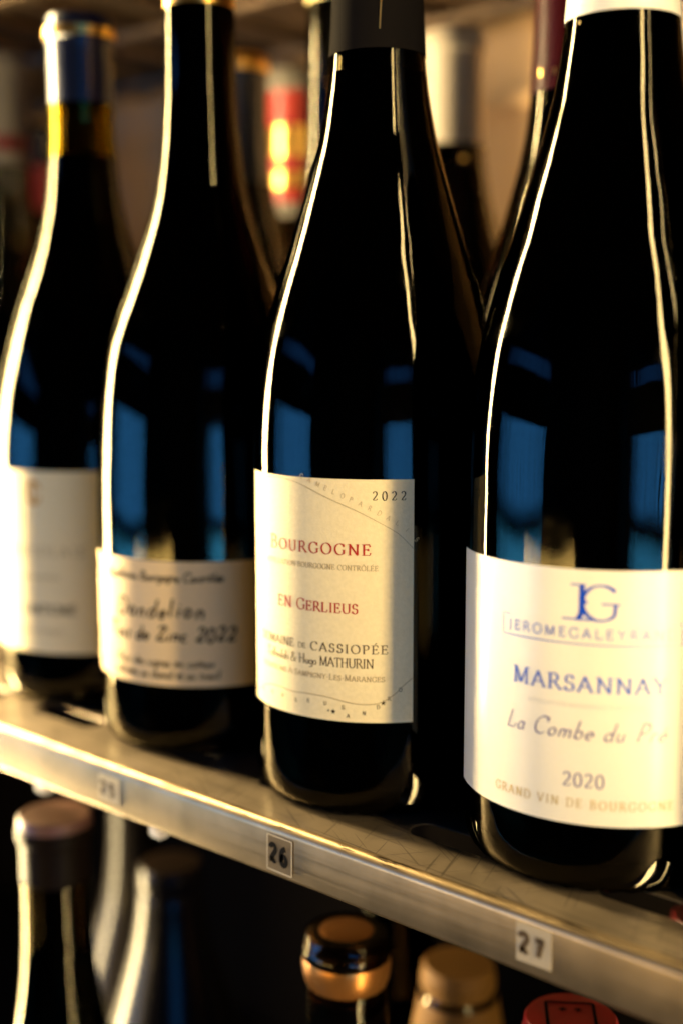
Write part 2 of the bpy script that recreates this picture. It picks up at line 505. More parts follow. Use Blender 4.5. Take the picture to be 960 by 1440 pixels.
class Sheet:
    """Flat artwork (mm) that is bent onto a cylinder or laid on a plane; everything ends in one bmesh."""

    def __init__(self, mapf):
        self.bm = bmesh.new()
        self.map = mapf
        self.k = 0

    def quadstrip(self, lefts, rights, mi, lift):
        vl = [self.bm.verts.new(self.map(u, v, lift)) for u, v in lefts]
        vr = [self.bm.verts.new(self.map(u, v, lift)) for u, v in rights]
        for i in range(len(vl) - 1):
            try:
                f = self.bm.faces.new((vr[i], vr[i + 1], vl[i + 1], vl[i]))
                f.material_index = mi
            except ValueError:
                pass

    def stroke(self, pts, wid, mi, thin=None, nib=15, step=1.2):
        """pen stroke; width follows a broad nib when thin is given."""
        p = [pts[0]]
        for q in pts[1:]:
            d = math.hypot(q[0] - p[-1][0], q[1] - p[-1][1])
            if d < 1e-6:
                continue
            n = max(1, int(d / step))
            a = p[-1]
            for i in range(1, n + 1):
                p.append((a[0] + (q[0] - a[0]) * i / n, a[1] + (q[1] - a[1]) * i / n))
        if len(p) < 2:
            return
        self.k += 1
        lift = 0.26 + 0.002 * (self.k % 40)
        L, Rr = [], []
        for i in range(len(p)):
            a = p[max(0, i - 1)]
            b = p[min(len(p) - 1, i + 1)]
            dx, dy = b[0] - a[0], b[1] - a[1]
            l = math.hypot(dx, dy) or 1
            dx /= l; dy /= l
            if thin is not None:
                ang = math.degrees(math.atan2(dy, dx))
                w = thin + (wid - thin) * abs(math.sin(R(ang - nib)))
            else:
                w = wid
            L.append((p[i][0] - dy * w / 2, p[i][1] + dx * w / 2))
            Rr.append((p[i][0] + dy * w / 2, p[i][1] - dx * w / 2))
        self.quadstrip(L, Rr, mi, lift)

    def text(self, s, u0, u1, v, h, mi, small=None, weight=.13, thin=.045, serif=True, slant=0.0, nib=12, jitter=0.0, fit='space', mono=False, rise=None, wide=1.0):
        lay, w = layout(s, h, small)
        tgt = u1 - u0
        gap = 0
        sx = 1
        if fit == 'space' and len(s) > 1:
            gap = (tgt - w) / (len(s) - 1)
            if gap < 0:
                sx = tgt / w
                gap = 0
            elif gap > .10 * h and wide > 1:
                sx = min(wide, (tgt - .10 * h * (len(s) - 1)) / w)
                gap = (tgt - w * sx) / (len(s) - 1)
        else:
            sx = tgt / w
        for i, (c, x, sc) in enumerate(lay):
            gw, st, se = glyph(c)
            ox = u0 + x * sx + gap * i
            dy = random.uniform(-jitter, jitter) * h
            if rise:
                dy += rise(ox)
            sl = slant + random.uniform(-jitter, jitter)

            def tr(p):
                return (ox + (p[0] * sx + sl * p[1]) * sc, v + dy + p[1] * sc)
            for q in st:
                self.stroke([tr(p) for p in q], weight * sc * (.86 + .14 * (sc < h)), mi, None if mono else thin * sc, nib, step=max(.35, .3 * sc))
            if serif:
                for (a, b) in se:
                    yy = b - .02 if b > .5 else b + .02
                    self.stroke([tr((a - .12, yy)), tr((a + .12, yy))], .05 * sc, mi)

    def rect(self, u0, u1, v0, v1, mi, lift=0.2, back=0.04, nu=48, corner=0.0):
        """the paper itself: a thin closed sheet, u divided finely."""
        bm = self.bm

        def row(l):
            top, bot = [], []
            for i in range(nu + 1):
                u = u0 + (u1 - u0) * i / nu
                d = min(u - u0, u1 - u)
                c = 0
                if corner and d < corner:
                    c = corner - math.sqrt(max(0, corner ** 2 - (corner - d) ** 2))
                top.append(bm.verts.new(self.map(u, v1 - c, l)))
                bot.append(bm.verts.new(self.map(u, v0 + c, l)))
            return top, bot
        ft, fb = row(lift)
        bt, bb = row(back)
        for i in range(nu):
            for q in ((fb[i], fb[i + 1], ft[i + 1], ft[i]), (bb[i + 1], bb[i], bt[i], bt[i + 1]),
                      (ft[i], ft[i + 1], bt[i + 1], bt[i]), (fb[i + 1], fb[i], bb[i], bb[i + 1])):
                f = bm.faces.new(q)
                f.material_index = mi
        for a, b, c, d in ((fb[0], ft[0], bt[0], bb[0]), (ft[-1], fb[-1], bb[-1], bt[-1])):
            f = bm.faces.new((a, b, c, d))
            f.material_index = mi

    def star(self, u, v, r, mi):
        pts = []
        for k in range(10):
            a = PI / 2 + k * PI / 5
            q = r if k % 2 == 0 else r * .42
            pts.append(self.bm.verts.new(self.map(u + q * math.cos(a), v + q * math.sin(a), .27)))
        c = self.bm.verts.new(self.map(u, v, .27))
        for k in range(10):
            f = self.bm.faces.new((c, pts[k], pts[(k + 1) % 10]))
            f.material_index = mi

    def build(self, name, mats, parent):
        return mesh_ob(name, self.bm, mats, parent, smooth=True, sharp=50)


def cyl_map(rad, phi0):
    def f(u, v, lift):
        a = R(phi0) + u / rad
        rr = rad + lift
        return (rr * math.cos(a) * MM, rr * math.sin(a) * MM, v * MM)
    return f


# ------------------------------------------------------------------ bottle builder
BURG = [(12.5, 3.2), (36, 42), (41.0, 12), (41.5, 30), (41.5, 108), (41.2, 120), (40.5, 131), (39.2, 142), (37.4, 152), (34.9, 162),
        (32.0, 172), (28.9, 182), (25.4, 193), (22.0, 205), (19.0, 217), (17.0, 228), (15.7, 238), (15.0, 248), (14.6, 262), (14.4, 280)]
PROF_BURG = [(41.5, 108), (41.3, 120), (40.6, 131), (39.3, 142), (37.5, 152), (35.0, 162), (32.1, 172), (28.9, 182), (25.3, 194), (21.9, 206),
             (19.0, 217), (17.0, 228), (15.7, 238), (15.0, 248), (14.4, 262), (14.1, 280)]
PROF_B2 = [(41.8, 78), (41.6, 96), (41.0, 110), (39.8, 128), (37.2, 147), (33.8, 159), (29.6, 170), (23.6, 186), (18.6, 201), (15.5, 217), (13.8, 235), (13.1, 255), (12.9, 285)]
PROF_B1 = [(41.3, 95), (40.5, 112), (38.9, 126), (36.6, 138), (33.2, 152), (28.6, 168), (23.4, 182), (19.0, 196), (16.0, 210), (14.2, 226), (13.3, 240), (13.2, 256), (13.2, 272)]


def outer_profile(shoulder):
    Rb = shoulder[0][0]
    base = [(Rb * .84, 0.1), (Rb * .90, 0.5), (Rb * .955, 2.6), (Rb * .985, 7), (Rb * .995, 14), (Rb, 26), (Rb, shoulder[0][1] * .6)]
    return base + shoulder


def make_bottle(label, loc, shoulder, top_z, fill, glass='glass_dark', group=None, n=96, cap=None, fine=True):
    t = thing("wine_bottle", label, "wine bottle", loc, group)
    op = outer_profile(shoulder)
    Rb = shoulder[0][0]
    outer = catmull(op, 6 if fine else 3)
    # finish: string ring and mouth
    zt = top_z
    rn = shoulder[-1][0]
    outer = [p for p in outer if p[1] < zt - 12]
    outer += [(rn, zt - 11), (rn + .2, zt - 9.5), (rn + 1.3, zt - 8.8), (rn + 1.4, zt - 5.2), (rn + .5, zt - 4.4), (rn + .4, zt - .8), (rn - .3, zt)]
    punt = [(0, 17), (7, 16.2), (14, 12.5), (20, 7.6), (26, 3.2), (Rb * .76, 0.6)]
    punt = catmull(punt, 4)
    wall = 3.1
    inner = []
    for r, z in reversed(outer):
        if z > 24:
            inner.append((max(8.8, r - wall - (1.0 if z > fill - 20 else 0)), z if z < zt - .5 else zt))
    inner += catmull([(Rb - wall - .1, 22), (Rb - wall - 1.6, 14), (Rb - 9, 9), (Rb - 15, 11.5), (20, 16.5), (10, 22.5), (0, 24)], 4)
    bm = bmesh.new()
    lathe(bm, punt + outer + inner, n)
    if fine and n > 90:             # stippled bearing ring under the heel
        for v in bm.verts:
            rr = math.hypot(v.co.x, v.co.y) / MM
            if v.co.z / MM < 3.0 and rr > Rb * .74 and rr < Rb * .97:
                th = math.atan2(v.co.y, v.co.x)
                v.co.z += .30 * MM * (1 + math.sin(40 * th)) * (1 if v.co.z / MM < 1.2 else .5)
    bmesh.ops.recalc_face_normals(bm, faces=bm.faces[:])
    mats = [M[glass]]
    if glass == 'glass':            # clear of wine above the fill line: the tint of the glass shows
        mats.append(M['glass_neck'])
        for f in bm.faces:
            if f.calc_center_median().z / MM > fill - 1:
                f.material_index = 1
    gl = mesh_ob("glass", bm, mats, t, sharp=60)
    # wine fills the inside, overlapping the wall by a hair
    wp = []
    for r, z in reversed(inner):
        if z < fill:
            wp.append((r + .12 if r > .01 else 0, z - (.12 if z < 24 else 0)))
    wp += [(wp[-1][0], fill), (0, fill)]
    bm = bmesh.new()
    lathe(bm, wp, max(32, n // 2))
    bmesh.ops.recalc_face_normals(bm, faces=bm.faces[:])
    mesh_ob("wine", bm, M['wine'], t)
    if cap:
        make_capsule(t, op, zt, rn, n=n, **cap)
    return t


def rad_at(prof, z):
    c = catmull(prof, 6)
    for a, b in zip(c[:-1], c[1:]):
        if a[1] <= z <= b[1]:
            k = (z - a[1]) / max(1e-6, b[1] - a[1])
            return a[0] + (b[0] - a[0]) * k
    return prof[-1][0]


def make_capsule(t, op, zt, rn, bottom, material, band=None, band_mat=None, n=96, marks=None, edge_band=None, bands=None, ball=None):
    bm = bmesh.new()
    pr = []
    z = bottom
    pr.append((rad_at(op, bottom) + .02, bottom + .05))
    while z < zt - 12:
        pr.append((rad_at(op, z) + .30, z))
        z += 4
    pr += [(rn + .35, zt - 11.5), (rn + .55, zt - 9.8), (rn + 1.65, zt - 8.9), (rn + 1.75, zt - 5.0), (rn + .95, zt - 4.0), (rn + .85, zt - .6), (rn + .1, zt + .45), (rn * .6, zt + .6), (0, zt + .65)]
    if ball:
        h, rb = ball
        pr = [(9.0, zt - h - 4), (rn - 1.2, zt - h - 4), (rn - .6, zt - h)] + [(rb * math.cos(R(a)) ** .55, zt - h * .48 + h * .48 * math.sin(R(a)) + 1.2) for a in range(-62, 84, 7)] + [(rb * .2, zt + 1.0), (0, zt + 1.0)]
    lathe(bm, pr, n)
    mats = [M[material]]
    if band:
        mats.append(M[band_mat or 'gold'])
        for f in bm.faces:
            c = f.calc_center_median().z / MM
            if band[0] < c < band[1]:
                f.material_index = 1
    for (z0, z1, mm) in (bands or ()):
        mats.append(M[mm])
        for f in bm.faces:
            c = f.calc_center_median().z / MM
            if z0 < c < z1:
                f.material_index = len(mats) - 1
    if edge_band:
        mats.append(M[band_mat or 'gold'])
        for f in bm.faces:
            c = f.calc_center_median().z / MM
            if c < bottom + edge_band:
                f.material_index = len(mats) - 1
    if marks:
        mats.append(M[marks[0]])
        sh = Sheet(cyl_map(marks[1], marks[2]))
        sh.bm.free()
        sh.bm = bm
        for st, w in marks[3]:
            sh.stroke(st, w, len(mats) - 1)
    return mesh_ob("capsule", bm, mats, t, sharp=40)


# ================================================================== SETTING: cabinet, shelf, room
XL, XR, YB = -760, 430, 292
CEIL = 332
cab = thing("wine_cabinet", "dim brown wine cabinet with beige back panel behind the bottles", "wine cabinet", (0, 300, -380))


def cab_part(name, bm, m, parent=cab, **k):
    o = mesh_ob(name, bm, m, parent, **k)
    par = o.parent
    off = Vector((0, 0, 0))
    while par is not None:
        off += Vector(par.location)
        par = par.parent
    o.location = -off
    return o


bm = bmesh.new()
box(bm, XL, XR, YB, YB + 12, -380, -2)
cab_part("back_panel", bm, M['shade_panel'])["label"] = "lower back panel with shade in its colour"  # dark colour stands in for shade cast by the rows of bottles
bm = bmesh.new()
box(bm, XL, XR, YB, YB + 12, 0, CEIL + 60)
box(bm, XL, XR, YB - 7, YB - .5, 283, 291)
box(bm, XL, XR, YB - 7, YB - .5, 120, 128)
bmesh.ops.bevel(bm, geom=bm.edges[:], offset=.0008, segments=2, affect='EDGES')
cab_part("back_panel", bm, M['panel'])["label"] = "beige upper back panel"
bm = bmesh.new()
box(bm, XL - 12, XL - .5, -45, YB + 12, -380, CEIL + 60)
cab_part("side_panel", bm, M['shade_panel'])
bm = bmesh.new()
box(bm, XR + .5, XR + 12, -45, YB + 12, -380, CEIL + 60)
cab_part("side_panel", bm, M['shade_panel'])
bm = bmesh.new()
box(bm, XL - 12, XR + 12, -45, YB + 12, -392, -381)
cab_part("bottom_panel", bm, M['shade_panel'])


def strip(x, y, z0, z1, w, facing, m, name="light_strip"):
    """LED strip in an aluminium channel; facing = direction in degrees the strip shines."""
    bm = bmesh.new()
    c, s = math.cos(R(facing)), math.sin(R(facing))

    def pt(a, b, z):
        return bm.verts.new(((x + a * -s + b * c) * MM, (y + a * c + b * s) * MM, z * MM))
    # channel
    for b0, b1, hw, mi in ((-8, 0, w / 2 + 2, 0),):
        v = [pt(a, b, z) for a in (-hw, hw) for b in (b0, b1) for z in (z0 - 2, z1 + 2)]
        for q in ((0, 1, 3, 2), (4, 6, 7, 5), (0, 4, 5, 1), (2, 3, 7, 6), (0, 2, 6, 4), (1, 5, 7, 3)):
            bm.faces.new([v[i] for i in q]).material_index = mi
    v = [pt(-w / 2, .6, z0), pt(w / 2, .6, z0), pt(w / 2, .6, z1), pt(-w / 2, .6, z1)]
    f = bm.faces.new(v)
    f.material_index = 1
    return cab_part(name, bm, [M['alu'], m], smooth=False)


# tall warm strips on the cabinet's front posts
strip(-338, -64, -230, 420, 40, 4, M['led_left'])
strip(-352, 22, -230, 420, 16, 0, M['led_dim'])
strip(300, -84, -330, 420, 15, 172, M['led_right'])
strip(318, -34, -330, 420, 7, 180, M['led_dim'])
# added strip, hidden behind the near bottle, to brighten the beige panel
strip(-32, 264, 60, 322, 10, 125, M['panel_fill'])


# ---------------------------------------------------------------- perforated shelf
def rounded_slot(x0, x1, y0, y1, r, n=8):
    pts = []
    for cx, cy, a0 in ((x1 - r, y1 - r, 0), (x0 + r, y1 - r, 90), (x0 + r, y0 + r, 180), (x1 - r, y0 + r, 270)):
        for k in range(n + 1):
            a = R(a0 + 90 * k / n)
            pts.append((cx + r * math.cos(a), cy + r * math.sin(a)))
    return pts


def shelf(z, label, stickers):
    t = thing("steel_shelf", label, "shelf", (0, 0, z))
    bm = bmesh.new()
    x0, x1, y0, y1 = XL + 2, XR - 2, -51, YB - 8
    edges = []

    def loop(pts, zz=0):
        vs = [bm.verts.new((x * MM, y * MM, zz * MM)) for x, y in pts]
        es = [bm.edges.new((vs[i], vs[(i + 1) % len(vs)])) for i in range(len(vs))]
        return vs, es
    nx = 60
    outer = [(x0 + (x1 - x0) * k / nx, y0) for k in range(nx)] + [(x1, y0 + (y1 - y0) * k / 20) for k in range(20)] + \
            [(x1 - (x1 - x0) * k / nx, y1) for k in range(nx)] + [(x0, y1 - (y1 - y0) * k / 20) for k in range(20)]
    _, e = loop(outer)
    edges += e
    holes = []
    for row, yy in enumerate((-32.5, 4, 52, 100, 148, 196)):
        k = -9
        while True:
            sx = -29 + 66 * k + (33 if row % 2 else 0)
            k += 1
            if sx + 42 > x1 - 10:
                break
            if sx < x0 + 10:
                continue
            pts = rounded_slot(sx, sx + 41, yy, yy + 11.5, 5.4)
            vs, e = loop(pts)
            edges += e
            holes.append(pts)
    bmesh.ops.triangle_fill(bm, use_beauty=True, edges=edges)
    for f in bm.faces:
        f.normal_update()
        if f.normal.z < 0:
            f.normal_flip()
    # rolled rims: each slot's edge turns down
    for pts in holes:
        n = len(pts)
        cx = sum(p[0] for p in pts) / n
        cy = sum(p[1] for p in pts) / n
        prev = None
        rings = []
        for off, dz in ((0, 0.01), (.35, -.08), (.6, -.35)):
            ring = []
            for i in range(n):
                a = pts[i - 1]; b = pts[(i + 1) % n]
                dx, dy = b[0] - a[0], b[1] - a[1]
                l = math.hypot(dx, dy)
                ring.append(bm.verts.new(((pts[i][0] - dy / l * off) * MM, (pts[i][1] + dx / l * off) * MM, dz * MM)))
            rings.append(ring)
        for a, b in zip(rings[:-1], rings[1:]):
            for i in range(n):
                j = (i + 1) % n
                bm.faces.new((a[i], a[j], b[j], b[i]))
    mesh_ob("perforated_plate", bm, M['steel'], t, sharp=30)
    # folded front lip
    pr = [(-51.0, 0.0)]
    for k in range(1, 9):
        a = R(90 - 90 * k / 8)
        pr.append((-51.0 - 3.1 * math.cos(a), -3.1 + 3.1 * math.sin(a)))
    pr += [(-54.1, -9), (-54.1, -16.2)]
    for k in range(1, 7):
        a = R(180 + 120 * k / 6)
        pr.append((-52.6 + 1.5 * math.cos(a), -16.2 + 1.5 * math.sin(a)))
    pr += [(-50.5, -16.0)]
    bm = bmesh.new()
    nseg = 120
    cols = []
    for k in range(nseg + 1):
        x = x0 + (x1 - x0) * k / nseg
        wob = .10 * math.sin(x * .031) + .06 * math.sin(x * .087 + 1)
        cols.append([bm.verts.new((x * MM, (y + wob * (0 if i == 0 else 1)) * MM, zz * MM)) for i, (y, zz) in enumerate(pr)])
    for a, b in zip(cols[:-1], cols[1:]):
        for i in range(len(pr) - 1):
            bm.faces.new((a[i + 1], b[i + 1], b[i], a[i]))
    mesh_ob("front_lip", bm, M['steel_lip'], t, sharp=50)
    return t


sh = shelf(0, "brushed steel shelf with long slots and numbered front lip", True)


def sticker(cx, w, z0, z1, txt, clear, label, tilt):
    def mp(u, v, lift):
        a = R(tilt)
        return ((cx + u * math.cos(a) - v * math.sin(a)) * MM, (-54.1 - .12 - lift) * MM, ((z0 + z1) / 2 + u * math.sin(a) + v * math.cos(a)) * MM)
    s = Sheet(mp)
    h = (z1 - z0)
    s.rect(-w / 2, w / 2, -h / 2, h / 2, 0, lift=.14, back=0.0, nu=6)
    if clear:
        for a, b in (((-w / 2, -h / 2), (w / 2, -h / 2)), ((w / 2, -h / 2), (w / 2, h / 2)), ((w / 2, h / 2), (-w / 2, h / 2)), ((-w / 2, h / 2), (-w / 2, -h / 2))):
            s.stroke([a, b], .34, 1)
    col = 2
    rr = random.Random(int(txt))
    num = {'2': [arc(.27, .76, .24, .24, 175, -40) + [(.07, .06), (.2, .14), (.38, .02), (.52, .1)]], '6': [arc(.5, .55, .42, .46, 95, 185) + arc(.3, .27, .21, .27, 180, 560)],
           '5': [[(.5, .96), (.15, .95), (.12, .56)] + arc(.25, .3, .24, .3, 120, -150)], '7': [[(.05, .9), (.5, .94), (.24, .02)], [(.16, .5), (.46, .52)]]}
    for i, c in enumerate(txt):
        for q in num[c]:
            s.stroke([(-w * .40 + i * w * .43 + p[0] * h * .44, -h * .24 - i * h * .02 + p[1] * h * .48) for p in q], h * .15, col, step=.3)
    o = s.build("number_sticker", [M['tape_clear'] if clear else M['tape'], M['tape_edge'], M['ink_black' if clear else 'ink_brown']], sh)
    o["label"] = label
    return o


sticker(5.7, 10.6, -15.3, -3.8, "26", True, "clear tape sticker inked 26", -1)
sticker(99.0, 10.9, -13.9, -3.1, "27", False, "pale paper sticker marked 27", 1)
sticker(-79.5, 11.6, -13.6, -4.0, "25", False, "pale paper sticker marked 25", -1)
for xx, yy, zz in ((-62, -46, -21), (-131, -46, -21.5)):
    bm = bmesh.new()
    box(bm, xx - 3.4, xx + 3.4, yy - 3, yy + 3, zz - 3.5, zz + 6)
    bmesh.ops.bevel(bm, geom=bm.edges[:], offset=.0012, segments=3, affect='EDGES')
    mesh_ob("plastic_foot", bm, M['tab'], sh)

# upper shelf seen from below
up = thing("upper_shelf", "dark slatted steel shelf overhead above the bottle necks", "shelf", (0, 0, CEIL))
bm = bmesh.new()
box(bm, XL + 2, XR - 2, -20, YB - 8, 0, 3)
for k in range(24):
    x = XL + 20 + k * 48
    box(bm, x, x + 7, -18, YB - 10, -5, -.4)
for yy in (60, 150, 240):
    box(bm, XL + 4, XR - 4, yy, yy + 10, -9, -5.4)
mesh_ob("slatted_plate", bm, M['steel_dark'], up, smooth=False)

# lower shelf, out of frame, that the bottles below stand on
low = thing("lower_shelf", "dark steel shelf under the lower row of bottles", "shelf", (0, 0, -352))
bm = bmesh.new()
box(bm, XL + 2, XR - 2, -52, YB - 8, -3, 0)
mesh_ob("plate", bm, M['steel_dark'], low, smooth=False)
bm = bmesh.new()
box(bm, XL + 2, XR - 2, -54.5, -52.3, -18, 0)
mesh_ob("front_lip", bm, M['steel_lip'], low, smooth=False)

# ---------------------------------------------------------------- room in front (seen only in reflections)
bm = bmesh.new()
box(bm, -5200, 4200, -4200, -46, -1260, -1250)
fl = mesh_ob("floor", bm, M['floor'], smooth=False)
fl["kind"] = "structure"


def window(cx, y, w, rows, cols, label):
    t = thing("window", label, "window", (cx, y, rows[-1][0]))
    bm = bmesh.new()
    z0, z1 = rows[-1][0], rows[0][1]
    zb = rows[-1][0]
    fw = 60
    box(bm, -w / 2 - fw, -w / 2, -40, 20, z0 - zb - fw, z1 - zb + fw)
    box(bm, w / 2, w / 2 + fw, -40, 20, z0 - zb - fw, z1 - zb + fw)
    box(bm, -w / 2, w / 2, -40, 20, z1 - zb, z1 - zb + fw)
    box(bm, -w / 2, w / 2, -40, 20, z0 - zb - fw, z0 - zb)
    for (a, b), (c, d) in zip(rows[:-1], rows[1:]):
        box(bm, -w / 2, w / 2, -40, 20, d - zb, a - zb)
    for k in range(1, cols):
        x = -w / 2 + w * k / cols
        for a, b in rows:
            box(bm, x - 22, x + 22, -35, 15, a - zb, b - zb)
    fr = mesh_ob("frame", bm, M['frame'], t, smooth=False)
    bm = bmesh.new()
    for a, b in rows:
        v = [bm.verts.new((x * MM, -10 * MM, z * MM)) for x, z in ((-w / 2, a - zb), (-w / 2, b - zb), (w / 2, b - zb), (w / 2, a - zb))]
        bm.faces.new(v)
        mesh_ob("pane", bm, M[('pane', 'pane_mid', 'pane_low')[rows.index((a, b))]], t, smooth=False)
        bm = bmesh.new()
    bm.free()
    # added dark slats, denser towards the sides, to soften and streak the mirrored panes
    bm = bmesh.new()
    rr = random.Random(len(label))
    x = -w / 2
    while x < w / 2:
        e = abs(x) / (w / 2)
        solid = rr.uniform(18, 40) * (.35 + 1.9 * e ** 2)
        gap = rr.uniform(30, 80) * (1.25 - e)
        box(bm, x, min(w / 2, x + solid), 24, 27, z0 - zb, z1 - zb)
        x += solid + max(gap, 5)
    mesh_ob("softening_slats", bm, M['frame'], t, smooth=False)
    return t


def rows_for(D):
    k = D / 2500
    return [(135 + 560 * k, 157 + 690 * k), (93 - 306 * k, 122 + 170 * k), (60 - 580 * k, 82 - 362 * k)]


wa = window(-1560, -1860, 2600, rows_for(2500), 1, "wide blue daylit window across the room")
wa.rotation_euler = (0, 0, R(-40))
wc = window(2150, -1290, 1400, rows_for(2500), 1, "blue daylit window at the end of the aisle")
wc.rotation_euler = (0, 0, R(63))
bm = bmesh.new()
box(bm, -5200, 4200, -2460, -2400, -1250, 1800)
wl = mesh_ob("room_wall", bm, M['wallpaint'], smooth=False)
wl["kind"] = "structure"
# added warm fill for the labels, low so they hide its reflection
la = bpy.data.lights.new("warm_fill", 'AREA')
la.shape = 'RECTANGLE'
la.size = 1.5
la.size_y = 0.17
la.energy = 15
la.color = (1.0, 0.66, 0.21)
lo = bpy.data.objects.new("warm_fill", la)
link(lo)
lo.location = (-0.45, -1.75, -0.30)
lo.rotation_euler = (Vector((0, 0, 0.07)) - Vector(lo.location)).to_track_quat('-Z', 'Y').to_euler()

# ================================================================== FRONT ROW
# --- the sharp bottle in the middle
b3 = make_bottle("wine bottle labelled Bourgogne En Gerlieus, charcoal capsule, above sticker 26", (0, 0, 0), PROF_BURG, 295, 236, group="bottles standing on the numbered shelf", n=160,
                 cap=dict(bottom=241.5, material='cap_grey', marks=('gold', 15.4, -80, [([(8.5, 247), (9.6, 270), (10.6, 285)], .5)])))
s = Sheet(cyl_map(41.5, -79.3))
s.rect(-32.2, 32.4, 32.4, 109.0, 0, nu=64)
IR, IB, IP, IK = 1, 2, 3, 4
s.text("2022", 19.6, 29.9, 102.6, 2.75, IK, weight=.17)
s.text("Bourgogne", -18.2, 19.2, 85.5, 4.3, IR, small=.80, weight=.17, wide=1.25)
s.text("APPELLATION BOURGOGNE CONTRÔLÉE", -20.6, 21.4, 80.7, 1.65, IP, weight=.17, wide=1.25)
s.text("EN Gerlieus", -14.5, 15.2, 67.1, 3.6, IR, small=.86, weight=.17, wide=1.25)
s.text("DOMAINE", -24.8, -7.2, 54.5, 2.75, IB, weight=.175, wide=1.25)
s.text("DE", -5.4, -2.4, 54.7, 1.7, IB, weight=.17, wide=1.25)
s.text("CASSIOPÉE", -.6, 24.5, 54.5, 2.75, IB, weight=.175, wide=1.25)
s.text("Talloulah & Hugo MATHURIN", -20.9, 20.1, 49.9, 2.95, IB, weight=.13, thin=.05)
s.text("Vignerons À Sampigny-Les-Maranges", -23.9, 23.5, 45.6, 1.95, IP, small=.84, weight=.17, wide=1.25)


def smooth_line(sheet, pts, w, mi):
    sheet.stroke(catmull(pts, 8), w, mi, step=.8)


top_curve = [(-31.9, 104.2), (-24, 107.2), (-16, 108.3), (-9, 107.9), (-3.5, 106.6), (5, 103.2), (14.5, 99.4), (22, 95.6), (27.6, 92.2), (32.2, 87.6)]
smooth_line(s, top_curve, .17, IP)
low_curve = [(-32, 35.0), (-27, 36.6), (-21, 39.4), (-14, 40.2), (-8, 39.8), (-2.6, 40.1), (5, 39.9), (12.3, 38.7), (17, 38.3), (22, 38.9), (26.5, 41.6), (29, 44), (32.2, 46.6)]
smooth_line(s, low_curve, .24, IP)
cc = catmull(top_curve, 10)


def along(curve, uu):
    for a, b in zip(curve[:-1], curve[1:]):
        if a[0] <= uu <= b[0]:
            k = (uu - a[0]) / (b[0] - a[0])
            return a[1] + (b[1] - a[1]) * k, math.atan2(b[1] - a[1], b[0] - a[0])
    return curve[-1][1], 0


for i, c in enumerate("CAMELOPARDALIS"):
    uu = -5.0 + 36.0 * i / 13
    vv, an = along(cc, min(uu, 32.0))
    gw, st, se = glyph(c)
    off = 2.0
    for q in st:
        s.stroke([(uu - math.sin(an) * off + (p[0] * math.cos(an) - p[1] * math.sin(an)) * 1.5, vv + math.cos(an) * off * .9 + (p[0] * math.sin(an) + p[1] * math.cos(an)) * 1.5) for p in q], .22, 5, .1, step=.4)
for c, u, v in (("P", -24.5, 36.2), ("E", -18.5, 36.9), ("R", -13, 36.9), ("S", -7, 36.6), ("E", -2, 37.2), ("U", 4, 37.2), ("S", 10, 36.4),
                ("A", 11.6, 33.8), ("N", 16.6, 34.9), ("D", 21, 37.0), ("R", 24.4, 39.6), ("O", 27.9, 42.4)):
    s.text(c, u, u + 1.0, v, 1.25, IB, weight=.2, thin=.1, serif=False, fit='x')
s.star(23.0, 38.9, .95, IK)
s.star(7.3, 35.4, .95, IK)
s.star(5.7, 35.6, .45, IK)
s.build("label", [M['paper'], M['ink_red'], M['ink_brown'], M['ink_pale'], M['ink_black'], M['ink_map']], b3)

# --- the nearest bottle on the right
b4 = make_bottle("large near wine bottle with white label reading Marsannay and cream capsule, above sticker 27", (87.2, 1.0, 0), PROF_BURG, 295, 236, group="bottles standing on the numbered shelf", n=160,
                 cap=dict(bottom=238.2, material='cap_cream'))
s = Sheet(cyl_map(41.5, -67.7))
s.rect(-50, 48, 21.0, 91.0, 0, nu=90)
BL, PB, PL, OC = 1, 2, 3, 4
# monogram J + G sharing a foot
s.stroke([(-4.6, 86.9), (-.6, 86.9)], .42, BL)
s.stroke([(-1.6, 86.9), (-1.6, 80.0)] + arc(-3.2, 80.0, 1.6, 2.4, 0, -75), 1.35, BL, .9, 0)
s.stroke([(-6.7, 77.6), (4.6, 77.6)], .42, BL)
s.stroke(arc(3.4, 82.2, 4.9, 4.75, 42, 318), 1.25, BL, .36, 8)
s.stroke([(3.6, 82.0), (8.6, 82.0)], .42, BL)
s.stroke([(7.2, 82.0), (7.0, 79.0)], .9, BL)
s.stroke([(-1.0, 82.8), (-.2, 82.0)], .8, BL)
s.text("JEROMEGALEYRAND", -23.4, 23.6, 72.5, 2.7, PB, serif=False, mono=True, weight=.13, wide=1.2)
s.stroke([(-22.6, 76.6), (-25.3, 76.6), (-25.3, 70.9), (25.3, 70.9), (25.3, 76.6), (22.6, 76.6)], .28, PB)
s.text("Marsannay", -21.2, 21.4, 57.9, 4.7, PB, small=.92, weight=.15, wide=1.2)
s.text("APPELLATION MARSANNAY CONTRÔLÉE", -16, 16, 53.4, 1.2, 5, weight=.06, serif=False)
s.text("La Combe du Pré", -23.4, 21.4, 44.9, 5.0, PL, slant=.34, serif=False, weight=.11, thin=.035, nib=35)
s.text("2020", -5.5, 5.5, 31.5, 3.9, PL, weight=.14)
s.text("GRAND VIN DE BOURGOGNE", -27.2, 24.4, 25.7, 2.5, OC, weight=.14)
s.build("label", [M['paper_white'], M['ink_blue'], M['ink_paleblue'], M['ink_plum'], M['ink_ochre'], M['ink_faint']], b4)

